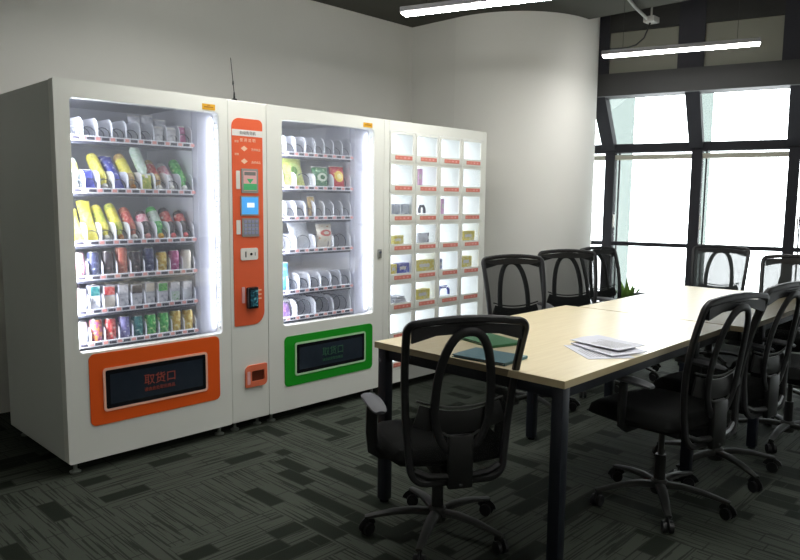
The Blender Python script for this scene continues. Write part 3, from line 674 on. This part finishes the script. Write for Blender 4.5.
# row 3
z = 1.156; t3 = 'on third shelf of orange-trimmed machine'
bag(I['yel'], 'yellow packet with blue pictures, leftmost ' + t3, lx(0), .12, z+.003, .064, .19, .04, -28, end=M['tagdark'])
bag(I['yel'], 'tall bright yellow packet, second from left ' + t3, lx(1), .12, z+.003, .068, .235, .04, -28, end=M['tagdark'])
bottle(I['yel'], M['whitepl'], I['ygr'], 'lime yellow bottle with white cap, third from left ' + t3, lx(2), .11, z, .22, .028, 42)
bottle(I['ygr'], M['stickerink'], I['yel'], 'olive yellow bottle, fourth from left ' + t3, lx(3), .11, z, .23, .029, 42)
bottle(I['cpr'], M['whitepl'], I['red'], 'brownish red bottle with white cap, fifth from left ' + t3, lx(4), .11, z, .21, .028, 44)
bottle(I['drk'], M['tagpink'], I['pnk'], 'dark bottle with pink label, sixth from left ' + t3, lx(5), .11, z, .17, .029, 38)
bottle(I['grn'], M['sticker'], I['gwh'], 'green bottle with yellow cap, seventh from left ' + t3, lx(6), .11, z, .20, .030, 40)
bottle(I['drk'], principled('cap_red', (214, 90, 90), .4), I['red'], 'dark cola bottle with red label, eighth from left ' + t3, lx(7), .11, z, .20, .029, 42)
bottle(I['drk'], principled('cap_red2', (205, 80, 84), .4), I['red'], 'dark cola bottle with red label, rightmost ' + t3, lx(8), .11, z, .17, .029, 38)
# row 4
z = .980; t4 = 'on the fourth shelf of the orange-trimmed machine'
for i, (k, n_, hh) in enumerate((('pnk', 'pink', .13), ('nav', 'dark grey and white', .13), ('drk', 'black and silver', .13), ('cpr', 'copper red tall', .15), ('drk', 'dark brown and white', .125), ('nav', 'navy and silver', .14), ('gld', 'gold', .115), ('mag', 'magenta', .12), ('crm', 'cream and brown', .12))):
    can(I[k], n_ + ' can, ' + ordn(i, 9) + ' ' + t4, lx(i), .125, z-.003, hh, .030, 'cans on the fourth shelf')
# row 5
z = .806; t5 = 'on the fifth shelf of the orange-trimmed machine'
for i, (k, k2, n_, ww, hh) in enumerate((('pnk', 'whi', 'pink and white', .058, .115), ('tea', 'whi', 'tall white and teal', .052, .13), ('red', 'crm', 'red and cream', .06, .125), ('whi', 'whi', 'plain white', .055, .125), ('drk', 'whi', 'black and white patterned', .06, .12), ('crm', 'whi', 'cream white', .052, .125), ('grn', 'whi', 'white and green', .058, .12), ('whi', 'gwh', 'white and pale green', .055, .115), ('whi', 'cer', 'pale silver', .056, .115))):
    carton(I[k], I[k2], n_ + ' carton, ' + ordn(i, 9) + ' ' + t5, lx(i), .135, z-.003, ww, .05, hh, 'cartons on the fifth shelf')
# row 6
z = .637; t6 = 'on the bottom shelf of the orange-trimmed machine'
for i, (k, n_, hh) in enumerate((('whi', 'white', .12), ('org', 'orange and purple', .125), ('red', 'red and pink', .122), ('lav', 'lavender', .125), ('tea', 'dark teal', .12), ('grn', 'bright green', .12), ('grn', 'bright green', .122), ('gld', 'gold', .125), ('gld', 'gold', .122))):
    can(I[k], n_ + ' can, ' + ordn(i, 9) + ' ' + t6, lx(i), .125, z-.003, hh, .031, 'cans on the bottom shelf')
# green machine
g2 = 'of the green-trimmed machine'
bag(I['crm'], 'pale snack bag at the far left of the second shelf ' + g2, 1.372, .12, 1.464, .085, .15, .04, -12)
bag(with_mark(P_('ink_lime_b', (176, 190, 80), (206, 210, 110), (120, 150, 60), 50, .5), (196, 216, 130), (96, 140, 60), .10, .05, .055), 'large yellow-green snack bag on the second shelf ' + g2, 1.505, .14, 1.464, .175, .20, .06, -18)
bag(with_mark(P_('ink_green_b', (40, 110, 66), (60, 130, 80), (160, 200, 150), 50, .5), (215, 228, 210), (50, 110, 70), .065, .04, .028), 'dark green snack bag on the second shelf ' + g2, 1.712, .13, 1.464, .135, .135, .06, -8)
bag(with_mark(P_('ink_red_yellow', (206, 50, 60), (214, 70, 70), (245, 215, 90), 40, .56), (245, 214, 90), (250, 240, 170), .075, .038, .038), 'red snack bag with yellow mark on the second shelf ' + g2, 1.858, .13, 1.464, .13, .145, .06, -8)
bag(I['brn'], 'small yellow-brown snack bag on the third shelf ' + g2, 1.64, .13, 1.271, .06, .135, .03, -10)
bag(I['cer'], 'clear silvery snack bag on the fourth shelf ' + g2, 1.57, .15, 1.063, .16, .18, .07, -20)
bag(with_mark(P_('ink_cream_b', (232, 224, 208), (224, 214, 190), (196, 120, 90), 40, .56), (200, 80, 70), (236, 226, 210), .10, .045, .022), 'cream snack bag with red print on the fourth shelf ' + g2, 1.745, .13, 1.063, .135, .16, .06, -6)
bag(I['cyn'], 'bright blue snack bag on the fifth shelf ' + g2, 1.395, .12, .803, .105, .18, .05, -8)
bag(I['pur'], 'purple and white snack bag on the bottom shelf ' + g2, 1.405, .13, .631, .11, .10, .05, -14)

# ------------------------------------------------------------------ tables
def table(x0, x1, y0, y1, lab, ins):
    t = empty('conference_table', ((x0+x1)/2, (y0+y1)/2, 0)); tag(t, lab, 'table', 'tables pushed end to end')
    w, d = (x1-x0)/2, (y1-y0)/2
    b = MB(); b.box(-w, w, -d, d, .7485, .75, M['maple'], 0); b.box(-w, w, -d, d, .722, .7485, M['edge'], 0); b.build('tabletop', t)
    b = MB(); i = .045
    for sy in (-1, 1): b.box(-w+i, w-i, sy*(d-i)-.015, sy*(d-i)+.015, .672, .722, M['leg'])
    for sx in (-1, 1): b.box(sx*(w-i)-.015, sx*(w-i)+.015, -d+i, d-i, .672, .722, M['leg'])
    b.box(-.02, .02, -d+i, d-i, .68, .722, M['leg']); b.build('apron_frame', t)
    for sx in (-1, 1):
        for sy in (-1, 1):
            b = MB(); cx_, cy_ = sx*(w-.035-ins[(sx+1)//2]), sy*(d-.035); b.box(cx_-.024, cx_+.024, cy_-.024, cy_+.024, .012, .722, M['leg'], .004); b.lathe([(.02, 0), (.022, .012)], M['black'], 12, Matrix.Translation((cx_, cy_, 0))); b.build('leg', t)
    return t
table(.889, 2.53, -2.224, -1.25, 'light maple table nearest the camera, with papers on it', (0, .36))
table(2.545, 4.15, -2.29, -1.335, 'light maple table farther away, bright from the windows', (.33, 0))
# papers
def sheet(name, cx_, cy_, w, d, rz, z, curl, lab, mat=M['paper'], th=.0012, grp='papers on the table'):
    vs = []; fs = []; n_ = 8
    for k in (0, 1):
        for a in range(n_+1):
            for c in range(n_+1):
                u, v = a/n_-.5, c/n_-.5; vs.append((u*w, v*d, (0 if k == 0 else th) + curl*(max(0, u)*2)**2*(.6+.4*math.sin(v*7+a)) + .4*curl*(max(0, -v)*2)**3))
    N2 = (n_+1)**2
    for a in range(n_):
        for c in range(n_):
            q = a*(n_+1)+c; f = (q, q+n_+1, q+n_+2, q+1); fs.append(f[::-1]); fs.append(tuple(i+N2 for i in f))
    rim = [a*(n_+1) for a in range(n_+1)] + [n_*(n_+1)+c for c in range(1, n_+1)] + [a*(n_+1)+n_ for a in range(n_-1, -1, -1)] + [c for c in range(n_-1, 0, -1)]
    for q in range(len(rim)): r2 = rim[(q+1) % len(rim)]; fs.append((rim[q], r2, r2+N2, rim[q]+N2))
    b = MB(); b.add(vs, fs, mat, True)
    if grp.startswith('papers'):
        for q in range(9): b.box(-w*.38, w*.3*(1 if q % 3 else .4), d*(.36-.07*q), d*(.36-.07*q)+.004, th+.0003, th+.0006, M['greypl'])
    o = b.build(name); o.location = (cx_, cy_, z); o.rotation_euler = (0, 0, R(rz)); tag(o, lab, 'paper', grp); return o
sheet('paper_sheet', 1.43, -2.06, .27, .20, 52, .7505, .004, 'lowest white printed sheet of the pile on the near table')
sheet('paper_sheet', 1.50, -2.07, .27, .19, 68, .7565, .010, 'middle white printed sheet of the pile, shifted toward the table edge', th=.003)
sheet('paper_sheet', 1.55, -2.04, .26, .19, 80, .7685, .006, 'topmost white printed sheet of the pile on the near table', th=.002)
FG = principled('folder_green', (60, 128, 84), .35, var=.1); FB = principled('folder_teal', (84, 128, 138), .35, var=.1)
def folder(cx_, cy_, w, d, rz, z, mat, lab):
    f = MB(); f.box(-w/2, w/2, -d/2, d/2, 0, .003, mat, .001, seg=1); f.box(-w/2, w/2, -d/2, d/2, .009, .012, mat, .001, seg=1); f.box(-w/2, -w/2+.004, -d/2, d/2, .003, .009, mat)
    o = f.build('document_folder'); o.location = (cx_, cy_, z); o.rotation_euler = (0, 0, R(rz)); tag(o, lab, 'folder', 'folders on the table')
    p = MB(); p.box(-w/2+.012, w/2-.004, -d/2+.008, d/2-.008, .0035, .0085, M['paper']); p.build('sheets', o)
folder(1.00, -1.81, .25, .18, 95, .7502, FB, 'teal folder on the near table, seen through the chair mesh')
folder(1.27, -1.61, .25, .18, 75, .7502, FG, 'green folder beyond the teal one on the near table')

# ------------------------------------------------------------------ office chair
def back_y(z): # profile of the backrest, reclining toward its top
    t = (z-.38)/.62; return -.238 - .085*t*t + .022*math.sin(PI*min(1, max(0, t)))
def loop_back(w_top, w_bot, z0, z1, rt, rb, n=8):
    pts = []
    def arc(cx_, cz, r, a0, a1):
        for q in range(n+1):
            a = R(a0+(a1-a0)*q/n); pts.append((cx_+r*math.cos(a), cz+r*math.sin(a)))
    arc(w_top/2-rt, z1-rt, rt, 0, 90)
    for q in range(1, 6): x = (w_top/2-rt)*(1-2*q/6); pts.append((x, z1+.014*(1-(2*q/6-1)**2)))
    arc(-w_top/2+rt, z1-rt, rt, 90, 180)
    for q in range(1, 8): t = q/8; pts.append((-(w_top/2*(1-t)+w_bot/2*t) - .004*math.sin(PI*t), z1-rt - (z1-rt-z0-rb)*t))
    arc(-w_bot/2+rb, z0+rb, rb, 180, 270)
    for q in range(1, 4): pts.append((-(w_bot/2-rb)*(1-2*q/4), z0))
    arc(w_bot/2-rb, z0+rb, rb, 270, 360)
    for q in range(1, 8): t = q/8; pts.append(((w_bot/2*(1-t)+w_top/2*t) + .004*math.sin(PI*t), z0+rb + (z1-rt-z0-rb)*t))
    return pts
ZB0, ZB1 = .372, .995
def make_chair():
    c = empty('office_chair')
    # star base
    sb = MB(); sb.lathe([(.036, .06), (.04, .075), (.038, .115), (.03, .125)], M['chairgrey'], 18); sbo = sb.build('star_base', c)
    for k in range(5):
        a = 2*PI*k/5; dx, dy = math.cos(a), math.sin(a)
        l = MB(); pts = [(dx*r, dy*r, zz) for r, zz in ((.025, .098), (.10, .104), (.18, .098), (.25, .084), (.30, .074))]
        l.sweep(pts, .021, .013, M['chairgrey'], n=8, scale=[1.15, 1.1, .95, .8, .66], power=.7); l.build('base_leg', sbo)
        w = MB(); qx, qy = dx*.292, dy*.292; tx_, ty_ = -dy, dx
        rr = R(37*k+20); ax = Vector((math.cos(rr), math.sin(rr), 0))
        for s_ in (-1, 1):
            p0 = Vector((qx, qy, .027)) + ax*(.006*s_); p1 = p0 + ax*(.016*s_); w.cyl(p0, p1, .026, M['chairpl'], n=16)
        w.cyl((qx, qy, .03), (qx, qy, .076), .008, M['chairpl']); w.sweep([Vector((qx, qy, .027)) + ax.cross(Vector((0,0,1)))*.029*math.cos(R(t)) + Vector((0,0,.029*math.sin(R(t)))) for t in range(10, 171, 20)], .02, .003, M['chairpl'], n=6, up=ax)
        w.build('caster', sbo)
    g = MB(); g.cyl((0,0,.11), (0,0,.24), .026, M['chairpl'], .024); g.cyl((0,0,.24), (0,0,.385), .014, M['chairgrey']); g.build('gas_column', c)
    m = MB(); m.box(-.07, .07, -.13, .10, .355, .405, M['chairpl'], .012); m.box(-.035, .035, -.24, -.10, .36, .39, M['chairpl'], .008)
    m.cyl((.07, .03, .385), (.20, .04, .375), .005, M['chairpl'], n=8); m.box(.19, .24, .028, .052, .368, .382, M['chairpl'], .004); m.box(-.16, .16, -.10, .14, .40, .412, M['chairpl'], .004); m.build('tilt_mechanism', c)
    # seat cushion
    s = MB(); vs = []; fs = []; A = 20; C = 20
    def sq(u, v): # square to rounded square
        return u*math.sqrt(1-.30*v*v), v*math.sqrt(1-.30*u*u)
    for k in (0, 1):
        for a in range(A+1):
            for q in range(C+1):
                u, v = a/A*2-1, q/C*2-1; x, y = sq(u, v); e = max(abs(u), abs(v)); edge = max(0, 1-((e-.72)/.28)**2) if e > .72 else 1
                top = .445 + .042*edge**.5 - .006*(1-u*u)*(1-v*v) - .022*max(0, v-.35)**2*3
                bot = .430 - .020*edge**.5 - .02*max(0, v-.35)**2
                vs.append((x*.262, y*.255+.040, top if k else bot))
    N2 = (A+1)*(C+1)
    for a in range(A):
        for q in range(C):
            i = a*(C+1)+q; f = (i, i+C+1, i+C+2, i+1); fs.append(f[::-1]); fs.append(tuple(j+N2 for j in f))
    rim = [a*(C+1) for a in range(A+1)] + [A*(C+1)+q for q in range(1, C+1)] + [a*(C+1)+C for a in range(A-1, -1, -1)] + [q for q in range(C-1, 0, -1)]
    for k in range(len(rim)): r2 = rim[(k+1) % len(rim)]; fs.append((rim[k], r2, r2+N2, rim[k]+N2))
    s.add(vs, fs, M['fabric'], True); s.build('seat', c)
    # back frame
    L = loop_back(.455, .375, ZB0, ZB1, .034, .065)
    f = MB(); f.sweep([(x, back_y(z), z) for x, z in L], .0145, .013, M['chairframe'], closed=True, n=8, up=(0,1,0), power=.7)
    # header band and broad lower corners
    f.prism([( .21, .925), (.21, .978), (0, .998), (-.21, .978), (-.21, .925), (-.12, .95), (0, .955), (.12, .95)], 'y', back_y(.975)-.008, back_y(.975)+.008, M['chairframe'])
    bf = f.build('backrest_frame', c)
    # mesh membrane
    mm = MB(); rows = 22; cols = 14; vs = []; fs = []
    for i in range(rows+1):
        z = ZB0+.01 + (ZB1-ZB0-.02)*i/rows
        t = (z-ZB0)/(ZB1-ZB0); hw = (.375*(1-t)+.455*t)/2 - .006
        dz = z-ZB0
        if dz < .065: hw = hw - .065 + math.sqrt(max(0, .065**2-(.065-dz)**2))
        for j in range(cols+1):
            u = j/cols*2-1; vs.append((u*hw, back_y(z)-.004+ .010 + .012*(u*u-1), z))
    for i in range(rows):
        for j in range(cols): k = i*(cols+1)+j; fs.append((k, k+1, k+cols+2, k+cols+1))
    mm.add(vs, fs, M['meshnear'], True); mm.build('backrest_mesh', c)
    # oval spine behind the mesh
    sp = MB(); pts = []; scl = []
    for q in range(40):
        a = 2*PI*q/40; x = .108*math.copysign(abs(math.cos(a))**.8, math.cos(a)); z = .690 + .275*math.sin(a)
        if math.sin(a) < 0: z = .690 + .20*math.sin(a)
        pts.append((x, back_y(z)-.030 - .012*math.cos(a)**2, z)); scl.append(1.0)
    sp.sweep(pts, .017, .010, M['chairframe'], closed=True, n=8, up=(0,1,0), power=.8)
    # yoke from the oval down to the mechanism
    sp.box(-.05, .05, back_y(.45)-.045, back_y(.45)-.018, ZB0-.02, .56, M['chairpl'], .008)
    for s_ in (-1, 1): sp.sweep([(s_*.045, back_y(.42)-.03, .40), (s_*.12, back_y(.42)-.012, .40), (s_*.17, back_y(.44)-.002, .42)], .014, .010, M['chairpl'], n=6, up=(0,1,0))
    sp.sweep([(0, back_y(.42)-.035, .40), (0, -.17, .372), (0, -.10, .368)], .04, .012, M['chairpl'], n=8, up=(1,0,0))
    sp.build('spine', c)
    # lumbar support
    lu = MB(); pts = [(x, back_y(.64)-.016-.015*(1-(x/.17)**2), .64-.03*(1-(x/.17)**2)) for x in [-.17+.034*q for q in range(11)]]
    lu.sweep(pts, .045, .006, M['chairpl'], n=8, up=(0,1,0))
    lu.sweep([(x, y-.003, z+.055) for x, y, z in pts], .005, .004, M['chairgrey'], n=6, up=(0,1,0)); lu.sweep([(x*.55, y-.01, z-.06+.02*abs(x)) for x, y, z in pts], .006, .004, M['chairgrey'], n=6, up=(0,1,0)); lu.build('lumbar_support', c)
    for s_ in (-1, 1):
        ar = MB(); ar.sweep([(s_*.10, .02, .408), (s_*.24, .02, .405), (s_*.272, .02, .425), (s_*.280, .015, .50), (s_*.278, .01, .62)], .024, .012, M['chairpl'], n=8, up=(0,1,0), power=.7); aro = ar.build('armrest', c)
        pad = MB(); vs = []
        pts = [(s_*.276, y, .632 - .010*abs((y-.0)/.13)**2) for y in (-.13, -.115, -.08, -.03, .02, .07, .11, .125)]
        pad.sweep(pts, .036, .014, M['armpad'], n=10, scale=[.5, .8, .95, 1, 1, .95, .8, .5]); pad.build('arm_pad', aro)
    return c
proto = make_chair()
# x, y, rz, star rotation, drop, mesh, label
chairs = [
 (.855, -1.668, -31, -8, -.045, 0, 'black mesh office chair in the foreground, its back to the camera, at the table end', 'chairs on the near side of the tables'),
 (1.800, -2.200, -11, -5, .0, 3, 'black mesh chair nearest the camera on the right side of the table', 'chairs on the near side of the tables'),
 (2.425, -2.225, -10, 22, .0, 3, 'second black mesh chair on the right side of the table, behind the nearest one', 'chairs on the near side of the tables'),
 (3.19, -2.36, -10, 36, .0, 3, 'black mesh chair cut by the right frame edge, third on the right side of table', 'chairs on the near side of the tables'),
 (2.61, -.965, 152, 30, .0, 1, 'black mesh office chair across the table, nearest the lockers', 'chairs on the far side of the tables'),
 (3.36, -.89, 142, 0, .0, 1, 'black mesh chair across the table in front of the round column, middle of three', 'chairs on the far side of the tables'),
 (4.04, -.92, 170, 40, .0, 1, 'black mesh chair across the table by the window edge of the column', 'chairs on the far side of the tables'),
 (4.90, -1.27, 100, 10, .0, 2, 'black mesh chair standing back at far table end, before the central window mullion', 'chairs at the far end of the tables'),
 (4.10, -2.06, 94, 25, .0, 2, 'black mesh chair tucked at far table end, at the right frame edge', 'chairs at the far end of the tables'),
]
def kids(o): return [x for x in list(bpy.data.objects) if x.parent == o]
far_mesh = {}
for i, (x, y, rz, star, dz, far, lab, grp) in enumerate(chairs):
    c = proto if i == 0 else copy_tree(proto)
    c.location = (x, y, 0); c.rotation_euler = (0, 0, R(rz)); tag(c, lab, 'office chair', grp)
    for k in kids(c):
        nm = k.name.split('.')[0]
        if nm == 'star_base': k.rotation_euler = (0, 0, R(star-rz)); k.location = (0, 0, 0)
        elif nm == 'gas_column': k.location = (0, 0, 0)
        else: k.location = (0, 0, dz)
        if nm == 'backrest_mesh' and far:
            if far not in far_mesh: far_mesh[far] = k.data.copy(); far_mesh[far].materials[0] = M[{1: 'meshfar', 2: 'meshback', 3: 'meshside'}[far]]
            k.data = far_mesh[far]

# ------------------------------------------------------------------ pendant lamps, ceiling bits, plant
def pendant(p0, p1, z, lab, top):
    p0, p1 = Vector(p0), Vector(p1); d = (p1-p0); L = d.length; a = math.atan2(d.y, d.x)
    o = empty('pendant_light', ((p0.x+p1.x)/2, (p0.y+p1.y)/2, z), a); tag(o, lab, 'ceiling light', 'linear pendant lights')
    b = MB(); b.box(-L/2, L/2, -.040, .040, .010, .045, M['lamphouse'], .006); b.build('housing', o)
    b = MB(); b.box(-L/2+.01, L/2-.01, -.034, .034, -.006, .0105, M['lamp'], .005, seg=1); b.build('diffuser', o)
    for s_ in (-1, 1): b = MB(); b.cyl((s_*L*.36, 0, .045), (s_*L*.36, 0, top-z), .0018, M['cable'], n=6); b.build('suspension_wire', o)
    return o
pendant((2.158, -.17), (2.55, -1.37), 2.60, 'linear pendant light at top centre, cut by the frame, before the round column', CEIL)
pendant((4.231, -.502), (4.586, -1.634), 2.60, 'linear pendant light hanging in front of the upper window panels', CEIL)
pendant((.62, .32), (1.01, -.88), 2.60, 'added linear pendant light above the fronts of the vending machines, out of view', CEIL)  # unseen lamp added to lift the back wall and machine tops
pendant((1.25, -1.6), (1.64, -2.8), 2.60, 'added linear pendant light over the near end of the table, out of view', CEIL)  # unseen lamp added to brighten the machine fronts and near table
pendant((.3, -3.9), (.7, -5.1), 2.60, 'added linear pendant light behind the camera over the open floor', CEIL)  # extra lamp put in to lift the dim room
b = MB(); b.box(4.83, 4.95, -.66, -.56, 2.98, 3.03, M['greypl'], .006); b.cyl((4.89, -.61, 3.03), (4.89, -.61, HIGH), .008, M['greypl'])
o = b.build('junction_box'); tag(o, 'small grey junction box hanging below the ceiling near the column', 'junction box')
b = MB(); b.sweep([(4.90, -.59, 3.0), (4.55, -.62, 3.045), (4.30, -.66, 3.078)], .014, .014, M['greypl'], n=8); o = b.build('conduit_pipe'); tag(o, 'thin grey conduit running from the ceiling edge to the junction box', 'conduit')
b = MB(); b.sweep([(4.885, -.605, 2.985), (4.86, -.60, 2.935), (4.72, -.63, 2.818), (4.6, -.618, 2.741), (4.48, -.588, 2.70), (4.27, -.555, 2.664)], .007, .007, M['cable'], n=6); o = b.build('power_cable'); tag(o, 'black cable drooping from the junction box to the pendant light', 'cable')
for (q0, q1, r, lab) in (((4.95, -3.6, 3.45), (5.35, .0, 3.45), .09, 'dark round duct under the raised ceiling, nearer the room'), ((5.6, -3.8, 3.5), (5.6, -.3, 3.5), .05, 'thin dark pipe under the raised ceiling, nearer the windows')):
    b = MB(); b.cyl(q0, q1, r, M['ceil_dark'], n=20)
    for t in (.15, .4, .65, .9):
        p = Vector(q0).lerp(Vector(q1), t); d = (Vector(q1)-Vector(q0)).normalized(); b.cyl(p-d*.012, p+d*.012, r*1.12, M['greypl'], n=20); b.cyl(p+Vector((0,0,r)), (p.x, p.y, HIGH), .005, M['greypl'], n=6)
    o = b.build('ceiling_duct'); tag(o, lab, 'duct', 'ducts under the raised ceiling')

pl = empty('potted_plant', (4.38, -.76, 0)); tag(pl, 'small leafy green plant behind the far table, beside a mesh chair', 'plant')
b = MB(); b.lathe([(.09, 0), (.10, .01), (.125, .5), (.135, .51), (.135, .55), (.12, .55), (.115, .52)], M['pot'], 24, cap=False); b.lathe([(.001, .001), (.09, .001)], M['pot'], 24, cap=False); b.build('pot', pl)
b = MB(); b.lathe([(.001, .53), (.117, .525)], M['soil'], 24, cap=False); b.build('soil', pl)
b = MB()
for k in range(26):
    a = k*2.4; ln = random.uniform(.13, .22); tilt = random.uniform(.3, 1.1); pts = []
    for q in range(7):
        t = q/6; r = .02 + ln*t*math.sin(tilt); zz = .53 + ln*(t*math.cos(tilt)*1.25 - .25*t*t*tilt)
        pts.append(Vector((math.cos(a)*r, math.sin(a)*r, zz)))
    side = Vector((-math.sin(a), math.cos(a), 0)); vs = []; fs = []
    for q, p in enumerate(pts):
        w = .019*math.sin(PI*min(1, .12+q/6.3))+.001; vs += [p-side*w, p+Vector((0,0,-.004)), p+side*w]
    for q in range(6): i = q*3; fs += [(i, i+1, i+4, i+3), (i+1, i+2, i+5, i+4)]
    b.add(vs, fs, M['leaf'], True)
b.build('foliage', pl)

# ------------------------------------------------------------------ daylight, camera
w = bpy.data.worlds.new('overcast'); bpy.context.scene.world = w; w.use_nodes = True
nt = w.node_tree; nt.nodes.clear(); out = nt.nodes.new('ShaderNodeOutputWorld'); bg = nt.nodes.new('ShaderNodeBackground')
bg.inputs[0].default_value = (.93, .97, 1.0, 1); bg.inputs[1].default_value = 6.0; nt.links.new(bg.outputs[0], out.inputs[0])

cam = bpy.data.cameras.new('camera'); co = bpy.data.objects.new('camera', cam); COL.objects.link(co)
yaw, pit, rol, f = .8014, -.1125, .0102, 695.08
F = Vector((math.sin(yaw)*math.cos(pit), math.cos(yaw)*math.cos(pit), math.sin(pit)))
Rt = Vector((math.cos(yaw), -math.sin(yaw), 0)); U = Rt.cross(F)
R2 = Rt*math.cos(rol)+U*math.sin(rol); U2 = -Rt*math.sin(rol)+U*math.cos(rol)
co.matrix_world = Matrix.Translation((-1.2506, -3.4778, 1.3785)) @ Matrix((R2, U2, -F)).transposed().to_4x4()
cam.sensor_fit = 'HORIZONTAL'; cam.sensor_width = 36; cam.lens = f*36/800; cam.clip_start = .05
sc = bpy.context.scene; sc.camera = co
sc.view_settings.view_transform = 'Standard'; sc.view_settings.look = 'None'; sc.view_settings.gamma = 1; sc.view_settings.use_curve_mapping = False
sc.view_settings.exposure = 0.6
sc.cycles.use_denoising = True; sc.cycles.max_bounces = 10; sc.cycles.transparent_max_bounces = 24; sc.cycles.caustics_reflective = False; sc.cycles.caustics_refractive = False
sc.cycles.sample_clamp_indirect = 6
